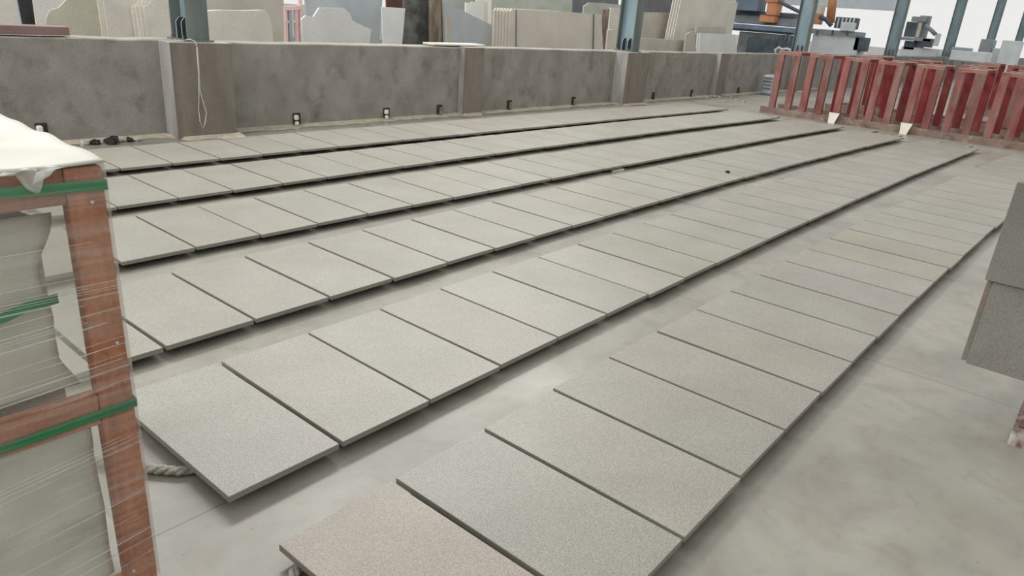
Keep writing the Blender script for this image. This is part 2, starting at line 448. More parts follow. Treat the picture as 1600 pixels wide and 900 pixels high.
for i in range(9): m.box(-20 + i * 8, -19.8 + i * 8, 25.0, 25.15, 0, 9)
m.build('cladding_posts', MT['hall_panel'], far)

# ------------------------------------------------------------------ stone slabs laid out in rows
TH = 0.025; ZB = 0.04
def tile_mesh(L_):
    m = MB(); m.cbox(0, 0.455, 0, L_, 0, TH, 0.0015)
    me = bpy.data.meshes.new('stone_slab'); me.from_pydata(m.v, [], m.f); me.materials.append(MT['tile']); me.update(); return me
ROWS = [  # near-edge curve (quadratic in x), first joint x, pitch, first index, label of the row, length
    ((-0.00157, -0.01171, 6.80265), 2.604, 0.4700, -1, 'the row along the concrete wall', 0.925),
    ((-0.00279, 0.01628, 5.53748), 2.553, 0.4690, -2, 'the second row from the wall', 0.905),
    ((-0.00247, 0.01030, 4.36011), 2.083, 0.4710, -2, 'the third row from the wall', 0.900),
    ((-0.00345, 0.03500, 3.08500), 1.304, 0.4733, -1, 'the fourth row from the wall', 0.895),
    ((-0.00229, 0.02139, 1.91325), 0.9455, 0.4715, 0, 'the fifth row from the wall', 0.896),
    ((-0.00330, 0.02500, 0.69200), 0.957, 0.4722, 0, 'the frontmost row', 0.908)]
tints = {(5, 0): (1.06, 0.97, 0.95), (5, 4): (1.01, 0.98, 0.98), (5, 5): (1.01, 0.98, 0.985), (5, 8): (1.0, 0.985, 1.02), (5, 9): (1.02, 1.01, 1.03), (5, 10): (1.0, 1.0, 0.93), (5, 11): (1.0, 1.0, 0.94),
         (4, 3): (1.01, 0.985, 0.98), (4, 7): (1.0, 1.0, 0.95), (4, 8): (1.0, 1.0, 0.94), (3, 8): (1.03, 0.985, 0.96), (3, 9): (1.03, 0.985, 0.96)}
def yrow(c, x): return c[0] * x * x + c[1] * x + c[2]
for ri, (c, x0, p, i0, rl, L_) in enumerate(ROWS):
    me = tile_mesh(L_)
    n1 = int((14.36 - x0) / p)
    for k, i in enumerate(range(i0, n1)):
        x = x0 + p * i + random.uniform(-0.003, 0.003) + 0.008
        xm = x + 0.23
        y = yrow(c, xm) + random.uniform(-0.006, 0.006)
        ang = (2 * c[0] * xm + c[1]) * 0.8 + random.uniform(-0.004, 0.004)
        o = link('stone_slab', me, None, (x, y - 0.23 * math.sin(ang), ZB), ang)
        t = tints.get((ri, i), (1, 1, 1)); v = random.uniform(0.96, 1.04); w = random.uniform(-0.012, 0.012)
        o.color = (t[0] * v * (1 + w), t[1] * v, t[2] * v * (1 - w), 1)
        if i0 < 0: lab = 'grey slab, %s right of the crate in %s' % (ORD[k + 1], rl)
        elif ri == 5 and k == 0: lab = 'pinkish grey stone slab lying nearest the camera, first of the frontmost row'
        else: lab = 'grey slab, %s from the near end of %s' % (ORD[k + 1], rl)
        tag(o, lab, 'stone slab', 'grey stone slabs laid out in rows on the floor')

# ropes the slabs rest on: two under every row, showing at the ends
def rope(name, path, label, group):
    m = MB(); P = [Vector(q) for q in path]
    # resample at 2 cm
    pts = [P[0]]; acc = 0
    for a, b in zip(P[:-1], P[1:]):
        d = (b - a).length; s = 0.02 - acc
        while s <= d:
            pts.append(a + (b - a) * (s / d)); s += 0.02
        acc = d - (s - 0.02)
    n = len(pts)
    for strand in range(3):
        q = []
        for i, p in enumerate(pts):
            t = (pts[min(i + 1, n - 1)] - pts[max(i - 1, 0)]).normalized()
            s = t.cross(Vector((0, 0, 1))).normalized(); u = s.cross(t)
            a = i * 0.02 / 0.11 * 2 * math.pi + strand * 2.0944
            q.append(p + (s * math.cos(a) + u * math.sin(a)) * 0.0095)
        m.tube(q, 0.0102, 6)
    o = m.build(name, MT['rope'], None, True)
    return tag(o, label, 'rope', group)
for ri, (c, x0, p, i0, rl, L_) in enumerate(ROWS):
    xs = x0 + p * i0
    for side, fr in (('front', 0.28), ('rear', 0.80)):
        path = []
        xe = 14.75 + random.uniform(-0.1, 0.15)
        if ri == 4 and side == 'front':
            path += [(0.60, 2.66, 0.0202), (0.70, 2.57, 0.0202), (0.80, 2.42, 0.0202), (0.87, 2.31, 0.0202), (0.93, 2.235, 0.0202), (1.0, 2.20, 0.0202), (1.12, 2.185, 0.0202)]; xs_ = 1.3
        elif ri == 5 and side == 'rear':
            path += [(0.90, 1.50, 0.0202), (0.96, 1.54, 0.0202), (1.05, 1.53, 0.0202)]; xs_ = 1.2
        else: xs_ = xs - 0.03
        x = xs_
        while x < xe:
            path.append((x, yrow(c, x) + L_ * fr, 0.0202)); x += 0.4
        path.append((xe, yrow(c, xe) + L_ * fr - 0.03, 0.0202))
        rope('support_rope', path, 'twisted rope under the %s half of the slabs in %s' % (side, rl), 'ropes under the slab rows')
# ------------------------------------------------------------------ columns on the piers
def make_column():
    """H section: flanges across the wall line, web between them, origin at the pier top"""
    r = empty('steel_column')
    Ht = 7.0
    MB().box(-0.125, 0.125, -0.20, -0.182, 0.02, Ht).build('flange', MT['steel_dark'], r)
    MB().box(-0.125, 0.125, 0.182, 0.20, 0.02, Ht).build('flange', MT['steel_dark'], r)
    MB().box(-0.006, 0.006, -0.182, 0.182, 0.02, Ht).build('web', MT['steel'], r)
    MB().box(-0.17, 0.17, -0.22, 0.22, 0.0, 0.02).build('base_plate', MT['steel_dark'], r)
    for y in (-0.075, 0.055):
        z0 = 0.02
        pl = [(-0.125, y, z0), (-0.008, y, z0), (-0.008, y, 0.25), (-0.085, y, 0.25), (-0.125, y, 0.20)]
        s = MB().prism([Vector(q) for q in pl], (0, 0.012, 0)).build('stiffener', MT['plate'], r)
        e = MB()
        for a, b in ((pl[0], pl[4]), (pl[4], pl[3]), (pl[3], pl[2])):
            e.bar(Vector(a) + Vector((0, -0.001, 0)), Vector(b) + Vector((0, -0.001, 0)), 0.006, 0.006)
        e.build('cut_edge', MT['plate_edge'], s)
    for y in (-0.14, 0.14):
        MB().tube([(-0.145, y, 0.02), (-0.145, y, 0.055)], 0.014, 8).build('anchor_bolt', MT['rail'], r)
    return r
colx = [4.17, 13.1, 22.1, 31.1, 40.1, 49.1, 58.1]
cl = ['teal steel column standing on the left pier, beside the hanging white wire', 'teal steel column standing on the middle pier, beside the cream slab bundle',
      'teal steel column behind the left end of the red racks', 'teal steel column behind the middle of the red racks, next to the tilted monitor',
      'third teal column behind the red racks, brownish along its left edge', 'fourth teal steel column behind the red racks, counting from the left', 'farthest teal steel column at the right edge of the picture']
c0 = make_column()
for i, x in enumerate(colx):
    o = c0 if i == 0 else copy_tree(c0)
    o.location = wp(wl(x), -0.03 if i == 0 else 0.0, 1.052 if i == 0 else 1.02); o.rotation_euler.z = WANG
    tag(o, cl[i], 'column', 'steel columns along the concrete wall')

# white wire hanging down the left pier
pw = [(3.93, 8.30, 1.062), (3.99, 8.22, 1.060), (4.03, 8.13, 1.085), (4.06, 8.075, 1.065), (4.072, 8.058, 0.99), (4.07, 8.058, 0.75), (4.058, 8.058, 0.55), (4.085, 8.058, 0.42), (4.115, 8.058, 0.29), (4.085, 8.058, 0.17), (4.055, 8.058, 0.11),
      (4.03, 8.058, 0.2), (4.025, 8.058, 0.33), (4.045, 8.058, 0.5), (4.058, 8.056, 0.7), (4.062, 8.056, 1.0)]
tag(MB().tube(pw, 0.0045, 6).build('hanging_wire', MT['wire'], None, True), 'thin white wire looped down the front of the left concrete pier', 'wire')

# small brackets in holes along the foot of the wall
bx = [(463, 188, 1), (603, 180, 1), (686, 173, 0), (795, 164, 0), (895, 161, 0), (1020, 152, 0), (1080, 146, 0), (1153, 142, 0), (65, 205, 1)]
wn = Vector((WN.x, WN.y, 0))
for k, (px, py, wh) in enumerate(bx):
    p = hit(px, py, wn, wn.dot(W0) + 0.0)
    e = empty('wall_outlet', (p.x, p.y, max(p.z, 0.09)), WANG)
    m = MB(); s = 0.055 if k < 5 or k == 8 else 0.045
    m.cbox(-s, s, -0.02, 0.0, -0.085, 0.085, 0.006); m.build('recess_plate', MT['dark'], e)
    if wh:
        MB().cbox(-0.055, 0.0, -0.075, -0.02, 0.0, 0.065, 0.012).build('upper_clip', MT['white'], e)
        MB().cbox(-0.045, 0.005, -0.07, -0.02, -0.07, -0.018, 0.012).build('lower_clip', MT['white'], e)
    else:
        MB().cbox(-0.02, 0.02, -0.06, -0.02, -0.06, 0.05, 0.008).build('clip', MT['rail'], e)
    nm = 'wall outlet with white clips' if wh else 'dark low wall outlet'
    wher = ['nearest the left pier on its right side', 'second to the right of the left pier', 'third right of the left pier', 'first right of the slim pier', 'just left of the middle pier', 'just right of the middle pier', 'by the rubble', 'left of the printed sack', 'left of the left pier, above the crate'][k]
    tag(e, nm + ', ' + wher, 'outlet', 'outlets along the foot of the wall')

# flat pieces lying on the wall top
m = MB(); m.cbox(wl(0.4), wl(2.93), 0.03, 0.22, 0.0, 0.085, 0.006)
o = m.build('timber_plank', MT['plank'], None, False, W0 + Vector((0, 0, 1.073)), WANG); tag(o, 'dull reddish plank lying on the wall top at far left', 'plank')
m = MB(); m.cbox(wl(7.9), wl(9.0), 0.03, 0.30, 0, 0.028, 0.004)
o = m.build('stone_strip', MT['beige'], None, False, W0 + Vector((0, 0, 1.052)), WANG); tag(o, 'thin beige stone strip lying on the wall top above the slim pier', 'stone strip')

# rubble and clumps on the floor
def lump(name, p, s, m_, label, group):
    b = MB(); vs = []; n = 7
    for i in range(5):
        th = math.pi * i / 4
        for j in range(n):
            r = s * random.uniform(0.75, 1.2)
            vs.append((r * math.sin(th) * math.cos(j * 6.283 / n) * 1.3, r * math.sin(th) * math.sin(j * 6.283 / n), max(-s * 0.45, r * math.cos(th) * 0.65)))
    fs = [(i * n + j, (i + 1) * n + j, (i + 1) * n + (j + 1) % n, i * n + (j + 1) % n) for i in range(4) for j in range(n)]
    b.add(vs, fs)
    zmin = min(v[2] for v in b.v)
    o = b.build(name, m_, None, False, (p[0], p[1], -zmin), random.uniform(0, 3)); return tag(o, label, 'rubble', group)
for (px, py, s) in ((1112, 151, .07), (1120, 150, .10), (1128, 151, .08), (1135, 155, .05), (1102, 150, .06), (1142, 153, .04), (1150, 157, .04), (1162, 160, .05), (1132, 159, .05), (1095, 152, .05)):
    p = hit(px, py, Vector((0, 0, 1)), 0.0)
    p.y = min(p.y, 7.85)
    lump('rubble_piece', p, s * 0.7, MT['rubble'], 'pale lump of rubble on the floor beside the wall, left of the red racks', 'rubble heap by the red racks')
for (px, py, s, mm) in ((147, 213, .075, 'tar'), (128, 217, .05, 'tar'), (190, 217, .045, 'tar'), (178, 219, .04, 'rubble'), (160, 219, .05, 'tar'), (120, 222, .05, 'rubble'), (140, 222, .05, 'tar'), (168, 210, .04, 'rubble'), (198, 214, .04, 'rubble')):
    p = hit(px, py, Vector((0, 0, 1)), 0.0)
    p.y = min(p.y, 8.30 - 1.6 * s)
    lump('debris_clump', p, s, MT[mm], ('big black clump of debris at the foot of the wall, left of the left pier' if s > 0.07 else 'small dark clump of debris at the foot of the wall left of the left pier') if mm == 'tar' else 'grey debris crumb at the foot of the wall left of the left pier', 'debris left of the left pier' if mm == 'tar' else 'grey debris crumbs')

p = hit(1137, 270, Vector((0, 0, 1)), 0.065)
o = lump('pebble', p, 0.022, MT['tar'], 'tiny black pebble lying on a slab of the fourth row', None); o.location.z += 0.066; o['category'] = 'pebble'
p = hit(962, 267, Vector((0, 0, 1)), 0.0)
o = MB().prism([Vector((-0.12, -0.03, 0)), Vector((0.1, -0.05, 0)), Vector((0.14, 0.02, 0)), Vector((-0.08, 0.04, 0))], (0, 0, 0.02)).build('stone_chip', MT['beige'], None, False, (p.x, p.y, 0.001)); tag(o, 'flat pale stone chip on the floor between the third and fourth rows', 'stone chip')
# printed sack leaning by the wall, partly behind the first red rack
e = empty('paper_sack', (19.55, 7.55, 0), WANG)
MB().cbox(-0.22, 0.16, -0.17, 0.17, 0.0, 0.52, 0.05).build('sack_body', MT['machinegrey'], e)
for z in (0.15, 0.24, 0.33, 0.41): MB().box(-0.226, -0.219, -0.10, 0.13, z, z + 0.045).build('print_band', MT['machinedark'], e)
tag(e, 'white sack with dark printed bands standing against the wall', 'sack')

# ------------------------------------------------------------------ red steel racks
def channel(m, x, y, z0, z1, w=0.125, d=0.09, t=0.014):
    """vertical channel: web towards -x, flanges running back"""
    m.box(x, x + t, y - w / 2, y + w / 2, z0, z1)
    m.box(x + t, x + d, y + w / 2 - t, y + w / 2, z0, z1)
    m.box(x + t, x + d, y - w / 2, y - w / 2 + t, z0, z1)
    return m
RH = 1.25; BZ = 0.13
def make_rack():
    r = empty('steel_rack')
    for x in (0.0, 0.95):
        for y in (0.0, -0.33):
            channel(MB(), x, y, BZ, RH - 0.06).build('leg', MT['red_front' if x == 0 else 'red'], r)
        m = MB(); m.box(x, x + 0.09, -0.33 - 0.0625, 0.0625, RH - 0.06, RH); tb = m.build('top_bar', MT['red_top'], r)
        MB().box(x + 0.01, x + 0.08, -0.33 - 0.06, 0.06, RH, RH + 0.006).build('dust_layer', MT['red_dust'], tb)
    for y in (0.0, -0.33):
        MB().box(0.09, 0.95, y - 0.03, y + 0.03, RH - 0.055, RH - 0.005).build('side_bar', MT['red'], r)
    return r
rk = make_rack(); first = True
def put_rack(x, y, label, group, s=1.0):
    global first
    o = rk if first else copy_tree(rk)
    first = False
    o.location = (x, y, 0); o.scale = (s, s, s)
    return tag(o, label, 'rack', group)
ya = [5.78, 5.15, 4.48, 3.87, 3.20, 2.53, 1.86, 1.2]
for i, y in enumerate(ya):
    put_rack(15.22 + 0.02 * i, y, 'red steel rack, %s from the left in the front rank on the rusty rail' % ORD[i + 1], 'red racks in the front rank')
for i, y in enumerate([4.9, 3.9, 2.9, 1.9]):
    put_rack(17.75, y, 'red steel rack, %s from the left in the second rank' % ORD[i + 1], 'red racks in the second rank')
for i, y in enumerate([3.25, 2.62, 2.0]):
    put_rack(22.0, y, 'distant red steel rack, %s from the left in the farthest rank' % ORD[i + 1], 'red racks in the farthest rank')
def rail(x0, y0, x1, y1, label):
    m = MB(); m.bar((x0, y0, BZ / 2), (x1, y1, BZ / 2), 0.10, BZ); return tag(m.build('base_rail', MT['rail']), label, 'rail', 'rails under the red racks')
rail(15.26, 6.0, 15.42, 0.3, 'long rusty rail under the front legs of the front red racks')
rail(16.22, 6.0, 16.38, 0.3, 'long rusty rail under the rear legs of the front red racks')
rail(17.82, 5.5, 17.82, 0.9, 'rusty rail under the front legs of the second rank of red racks')
rail(18.75, 5.5, 18.75, 0.9, 'rusty rail under the rear legs of the second rank of red racks')
rail(22.07, 3.6, 22.07, 1.2, 'rusty rail under the front legs of the farthest red racks')
rail(23.02, 3.6, 23.02, 1.2, 'rusty rail under the rear legs of the farthest red racks')
for (px0, py0, px1, py1, lab) in ((1302, 191, 1312, 177, 'pale wedge plate propped on the rail under the third red rack'), (1408, 209, 1419, 195, 'pale wedge plate propped on the rail under the fifth red rack')):
    a = hit((px0 + px1) / 2, py0, Vector((0, 0, 1)), 0.0)
    m = MB(); m.prism([Vector((0, -0.05, 0)), Vector((0, 0.07, 0)), Vector((0.06, 0.10, 0.2)), Vector((0.06, -0.10, 0.2))], (0.02, 0, 0))
    o = m.build('wedge_plate', MT['beige'], None, False, (15.14, a.y, 0)); tag(o, lab, 'plate', 'wedge plates at the red racks')

# ------------------------------------------------------------------ wrapped crate at the left
CX, CY, CZ = 0.622, 1.717, 1.271                 # right, front, top
DEP = 1.02; XL = -0.60
crate = empty('shipping_crate', (0, 0, 0))
tag(crate, 'wooden slab crate wrapped in clear film with green straps', 'crate')
for x0, x1 in ((CX - 0.077, CX), (XL, XL + 0.077)):
    for y0, y1 in ((CY, CY + 0.045), (CY + DEP - 0.045, CY + DEP)):
        MB().cbox(x0, x1, y0, y1, 0.09, CZ - 0.002, 0.003).build('post', MT['wood'], crate)
for y0 in (CY + 0.006, CY + DEP - 0.05):
    MB().cbox(XL + 0.077, CX - 0.0772, y0, y0 + 0.04, CZ - 0.082, CZ, 0.003).build('top_beam', MT['wood_x'], crate)
    MB().cbox(XL + 0.077, CX - 0.0772, y0, y0 + 0.04, 0.625, 0.708, 0.003).build('middle_beam', MT['wood_x'], crate)
    MB().cbox(XL, CX, y0 - 0.005, y0 + 0.085, 0.0, 0.09, 0.003).build('runner', MT['wood_x'], crate)
for x0 in (CX - 0.055, XL + 0.01):
    MB().cbox(x0, x0 + 0.045, CY + 0.05, CY + DEP - 0.05, CZ - 0.08, CZ - 0.005, 0.003).build('side_beam', MT['wood'], crate)
for x0 in (-0.5, -0.1, 0.3):
    MB().box(x0, x0 + 0.1, CY + 0.1, CY + DEP - 0.06, 0.09, 0.115).build('deck_board', MT['wood'], crate)
m = MB()
for x, z in ((CX - 0.02, 0.835), (CX - 0.06, 0.15), (CX - 0.03, 1.19)): m.tube([(x, CY - 0.003, z), (x, CY + 0.003, z)], 0.004, 8)
m.build('nail_heads', MT['plate_edge'], crate)
def strap(z_r, z_l, yoff, x_end=None, name='strap'):
    m = MB(); w = 0.024; t = 0.0015
    y = CY - yoff
    xr = CX + 0.0055 if x_end is None else x_end
    pts = [(XL, z_l), (0.2, z_l), (xr, z_r)]
    for (xa, za), (xb, zb) in zip(pts[:-1], pts[1:]):
        m.prism([Vector((xa, y, za - w / 2)), Vector((xb, y, zb - w / 2)), Vector((xb, y, zb + w / 2)), Vector((xa, y, za + w / 2))], (0, -t, 0))
    if x_end is None:
        m.box(xr - t, xr, y, CY + DEP + 0.005, z_r - w / 2, z_r + w / 2)
    m.build(name, MT['strap'], crate)
strap(1.227, 1.244, 0.006); strap(0.662, 0.652, 0.006)
# the film: front sheet, side sheet, wavy, with tight ridges
def sheet(u0, u1, v0, v1, nu, nv, f):
    vs = [f(u0 + (u1 - u0) * i / nu, v0 + (v1 - v0) * j / nv) for i in range(nu + 1) for j in range(nv + 1)]
    fs = [(i * (nv + 1) + j, (i + 1) * (nv + 1) + j, (i + 1) * (nv + 1) + j + 1, i * (nv + 1) + j + 1) for i in range(nu) for j in range(nv)]
    return MB().add(vs, fs)
def ripple(u, z): return 0.0022 * math.sin(z * 95 + u * 9) + 0.002 * math.sin(z * 41 - u * 14 + 1.3)
sheet(XL, CX + 0.0035, 0.1, CZ + 0.004, 24, 120, lambda x, z: (x, CY - 0.012 + ripple(x, z), z)).build('front_film', MT['film'], crate, True)
sheet(CY - 0.012, CY + DEP, 0.1, CZ + 0.004, 12, 80, lambda y, z: (CX + 0.0035 - abs(ripple(y, z)) * 0.6 * min(1, (y - CY + 0.012) * 8), y, z)).build('side_film', MT['sidefilm'], crate, True)
m = MB()
for k in range(34):
    z = random.choice((random.uniform(0.85, 1.15), random.uniform(0.72, 1.0), random.uniform(0.14, 0.6), random.uniform(0.7, 0.9)))
    sl = -0.01 if z > 0.95 else (0.05 if z > 0.6 else 0.10)
    x0 = random.uniform(-0.2, 0.42); x1 = random.choice((random.uniform(0.5, 0.62), 0.622))
    r = random.uniform(0.0005, 0.0015)
    zz = lambda x: z + (x - 0.3) * sl
    m.tube([(x0, CY - 0.014, zz(x0)), ((x0 + x1) / 2, CY - 0.0155, zz((x0 + x1) / 2)), (x1, CY - 0.014, zz(x1))], [0.0003, r, 0.0004], 5)
tag(m.build('film_ridges', MT['ridge'], crate), kind='stuff')
# bunched film hanging over the top beam
def bunch(x, v):
    return (x + 0.02 * math.sin(v * 6), CY - 0.018 - 0.006 * math.sin(x * 130) - 0.005 * math.sin(v * 9 + x * 60), CZ + 0.012 - v * (0.012 + 0.042 * max(0, math.sin((x - 0.465) * 70)) ** 2))
sheet(0.415, 0.535, 0, 1, 22, 8, bunch).build('bunched_film', MT['bunch'], crate, True)
# white sheet over the top
def topz(x, y): return CZ + 0.014 + 0.004 * math.sin(x * 17 + y * 9) * math.sin(y * 12) + 0.0025 * math.sin(y * 31 + x * 12)
ts = sheet(XL - 0.01, CX + 0.006, CY - 0.006, CY + DEP + 0.01, 50, 40, lambda x, y: (x, y, topz(x, y) - (0.003 if y < CY + 0.02 else 0)))
o = ts.build('foam_sheet', MT['foam'], None, True); sm = o.modifiers.new('thickness', 'SOLIDIFY'); sm.thickness = 0.006; sm.offset = -1
tag(o, 'white foam sheet laid over the top of the film-wrapped crate', 'sheet')
# slabs standing in the crate
for k in range(7):
    y0 = CY + 0.085 + k * 0.034
    o = MB().cbox(-0.5, 0.500 + (0.0 if k else 0.0), y0, y0 + 0.028, 0.116, 1.15 - 0.004 * k, 0.003).build('crated_slab', MT['cratestone'])
    tag(o, 'beige stone slab standing upright in the wrapped crate, %s from the front' % ORD[k + 1], 'stone slab', 'slabs standing in the crate')
# loose pale paper in front of them
def paper(x, z):
    wav = 0.012 * math.sin(z * 16) + 0.006 * math.sin(z * 37 + x * 15)
    edge = (0.018 * math.sin(z * 11 + 0.6) + 0.010 * math.sin(z * 29)) if x > 0.45 else 0
    return (x + edge * (x - 0.45) / 0.05 if x > 0.45 else x, CY + 0.068 + 0.4 * wav * (0.5 + 0.5 * math.sin(x * 9)), z)
o = sheet(-0.5, 0.505, 0.72, 1.16, 40, 40, paper).build('paper_liner', MT['paper'], None, True)
sm = o.modifiers.new('thickness', 'SOLIDIFY'); sm.thickness = 0.002
tag(o, 'creased pale paper liner inside the crate above its middle beam', 'paper liner')
def liner(x, z):
    f = 0.012 * abs(math.sin((x * 0.9 + z * 0.6) * 16)) + 0.008 * abs(math.sin((x - z * 1.2) * 13 + 1)) + 0.005 * math.sin(z * 30 + x * 8)
    return (x, CY + 0.076 - f * 0.9, z)
o = sheet(-0.5, 0.535, 0.12, 0.64, 60, 50, liner).build('plastic_liner', MT['foam'], None, True)
sm = o.modifiers.new('thickness', 'SOLIDIFY'); sm.thickness = 0.002
tag(o, 'crumpled white liner inside the crate below its middle beam', 'liner')
m = MB(); pts = [(-0.5, 0.90), (0.2, 0.915), (0.40, 0.945), (0.44, 0.956), (0.507, 0.962)]; w = 0.012
for (xa, za), (xb, zb) in zip(pts[:-1], pts[1:]):
    m.prism([Vector((xa, CY + 0.048, za - w)), Vector((xb, CY + 0.048, zb - w)), Vector((xb, CY + 0.048, zb + w)), Vector((xa, CY + 0.048, za + w))], (0, -0.0015, 0))
m.build('inner_strap', MT['strap'], crate)

# ------------------------------------------------------------------ slab stack on a bearer at the right
def stack_slab(x, y1, z0, z1, label, m_='stack'):
    o = MB().cbox(x, x + 0.028, -0.62, y1, z0, z1, 0.002).build('stacked_slab', MT[m_])
    return tag(o, label, 'stone slab', 'slabs stacked on the bearer at the right')
for k in range(6):
    stack_slab(3.80 + 0.031 * k, 0.297 - (0.004 * k), 0.663, 1.120, 'dark grey stone slab in the upper tier of the right-hand stack, %s from the front' % ORD[k + 1])
    stack_slab(3.815 + 0.031 * k, 0.262 if k == 0 else 0.292 - 0.003 * k, 0.24, 0.660, 'dark grey stone slab in the lower tier of the right-hand stack, %s from the front' % ORD[k + 1])
o = MB().cbox(3.80, 4.0, -0.6, 0.272, 1.124, 1.14, 0.004).build('foam_strip', MT['white']); tag(o, 'white strip lying on top of the right-hand slab stack', 'strip')
be = empty('bearer_block', (3.62, 0, 0))
MB().prism([Vector((0.0, 0.0, 0)), Vector((0.42, 0.0, 0)), Vector((0.40, 0.0, 0.075)), Vector((0.04, 0.0, 0.075))], (0, -0.5, 0)).build('foot', MT['stackfoot'], be)
MB().cbox(0.05, 0.38, -0.5, -0.012, 0.075, 0.16, 0.006).build('block', MT['stackfoot'], be)
MB().cbox(0.07, 0.40, -0.5, -0.02, 0.16, 0.24, 0.006).build('block', MT['rail'], be)
tag(be, 'dusty brown bearer block under the right-hand slab stack', 'bearer')

# ------------------------------------------------------------------ slab yard behind the wall
def yard(name, outline, Y0, lean, th, m_, label, cat='stone slab', yaw=0.0, group=None, copies=0, dx=-0.05, fill=None):
    """slab standing on the floor: upper outline (left to right) seen at these pixels on the plane y = Y0 + lean*z + yaw*x'"""
    n = Vector((-yaw, 1, -lean))
    x_ref = hit(outline[0][0], outline[0][1], Vector((0, 1, 0)), Y0).x
    d = Y0 - yaw * x_ref
    top = [hit(px, py, n, d) for px, py in outline]
    def down(p):
        return Vector((p.x, d + yaw * p.x, 0.0))
    poly = top + [down(top[-1]), down(top[0])]
    nn = n.normalized()
    res = []
    ctr = (poly[-1] + poly[-2]) / 2
    for k in range(copies + 1):
        q = [p - ctr for p in poly]
        o = MB().prism(q, Vector((0, th, 0))).build(name, MT[m_], None, False, ctr + Vector((dx * k, (th + 0.006) * k, 0)))
        tag(o, label if k == 0 else 'slab behind the %s, %s from the front' % (group, ORD[k + 1]), cat, ('bundle of the ' + group) if copies else None)
        res.append(o)
    return res
yard('yard_slab', [(-60, -70), (24, -70), (28, 41)], 9.5, 0.08, 0.03, 'beige', 'beige slab at the far left edge behind the wall')
yard('yard_slab', [(14, -70), (40, -70), (56, 41)], 9.85, 0.10, 0.03, 'black', 'black slab standing behind the far left of the wall')
yard('yard_slab', [(36, -70), (130, -70), (132, 41)], 10.1, 0.10, 0.03, 'palewhite', 'pale white slab right of the black slab behind the wall')
yard('yard_slab', [(72, 40), (73, 27), (78, 16), (92, 12), (106, -2), (118, -25), (165, -40), (165, 40)], 9.55, 0.06, 0.03, 'greenbeige', 'greenish beige slab with broken curved corner behind the wall')
yard('yard_slab', [(151, -70), (228, -70), (228, 40)], 9.3, 0.05, 0.025, 'beige', 'tall beige slab left of the left steel column', group='tall beige slab', copies=1, dx=-0.05)
yard('yard_slab', [(224, 12), (233, 6), (240, -8), (262, -15), (300, -5), (300, 50)], 9.15, 0.08, 0.02, 'beige', 'beige slab in the small bundle just left of the left steel column', group='front one just left of the left column', copies=3, dx=-0.035)
yard('yard_slab', [(318, 18), (345, 16), (380, 17), (414, 16), (421, 24), (425, 40), (427, 64)], 9.2, 0.08, 0.025, 'beige', 'low pale slab with rounded corner right of the left steel column', group='low pale rounded slab', copies=2, dx=-0.03)
yard('yard_slab', [(300, -70), (442, -70), (444, 62)], 9.75, 0.06, 0.03, 'greybeige', 'tall grey beige slab behind the rounded pale slab')
yard('yard_slab', [(471, 30), (478, 24), (490, 26), (499, 12), (538, 13), (547, 21), (551, 32), (566, 40), (580, 46), (577, 70)], 9.25, 0.07, 0.03, 'palewhite', 'white slab with jagged broken top behind the wall')
yard('yard_slab', [(472, -70), (603, -70), (592, 70)], 9.9, 0.08, 0.03, 'bluegrey', 'tall blue grey slab behind the jagged white slab')
yard('yard_slab', [(597, 11), (632, 13), (627, 70)], 9.45, 0.08, 0.03, 'brightwhite', 'narrow bright white slab with wavy veins behind the wall', group='narrow bright white slab', copies=1, dx=0.05)
yard('yard_slab', [(602, -70), (640, -70), (636, 60)], 10.1, 0.06, 0.03, 'redbrown', 'reddish brown slab showing above the narrow white slab')
yard('yard_slab', [(630, -70), (682, -70), (678, 70)], 9.7, 0.05, 0.03, 'darkmarble', 'dark grey marble slab behind the middle of the wall')
yard('yard_slab', [(672, -70), (686, -70), (690, 66)], 9.5, 0.05, 0.04, 'brownedge', 'narrow rough brown slab edge next to the dark marble', group='rough brown edge', copies=1, dx=0.09)
yard('yard_slab', [(698, 24), (704, 25), (705, 66)], 9.3, 0.05, 0.03, 'greybeige', 'narrow beige offcut left of the sloping blue slab')
yard('yard_slab', [(694, 2), (770, 40), (768, 73)], 9.45, 0.05, 0.022, 'bluegrey', 'blue grey slab with sloping top edge behind the wall', yaw=0.12)
for k, (a, b, c, d_) in enumerate(((728, 4, 756, 30), (737, 2, 762, 32), (745, -10, 768, 34))):
    yard('yard_slab', [(a, b), (c, b + 1), (c, d_ + 30)], 10.4 + 0.25 * k, 0.05, 0.03, ('brightwhite', 'pinkbeige', 'brightwhite')[k], ('small white slab above the sloping blue slab, frontmost of three', 'small beige slab above the sloping blue slab, middle of three', 'small white slab above the sloping blue slab, rearmost of three')[k])
yard('yard_slab', [(690, -70), (765, -70), (765, 20)], 11.6, 0.03, 0.03, 'greengrey', 'greenish slab far behind the sloping blue slab')
yard('yard_slab', [(765, -70), (897, -70), (893, 40)], 11.0, 0.05, 0.03, 'greengrey', 'tall greenish grey slab behind the strapped bundle')
fr = yard('yard_slab', [(796, 18), (800, 14), (880, 18), (940, 23), (942, 78)], 9.3, 0.04, 0.022, 'pinkbeige', 'front beige slab of the bundle tied by two dark straps', group='strapped beige slab', copies=5, dx=-0.055)
for px, lab in ((807, 'dark vertical strap on the left of the beige slab bundle'), (928, 'dark vertical strap on the right of the beige slab bundle')):
    n = Vector((0, 1, -0.04)); a = hit(px, 15 if px < 850 else 22, n, 9.285); b = hit(px + 2, 90, n, 9.285)
    o = MB().bar(Vector((b.x, 9.286, 0.02)), Vector((a.x, a.y, a.z)), 0.028, 0.006).build('bundle_strap', MT['machinedark']); tag(o, lab, 'strap', 'straps on the beige bundle')
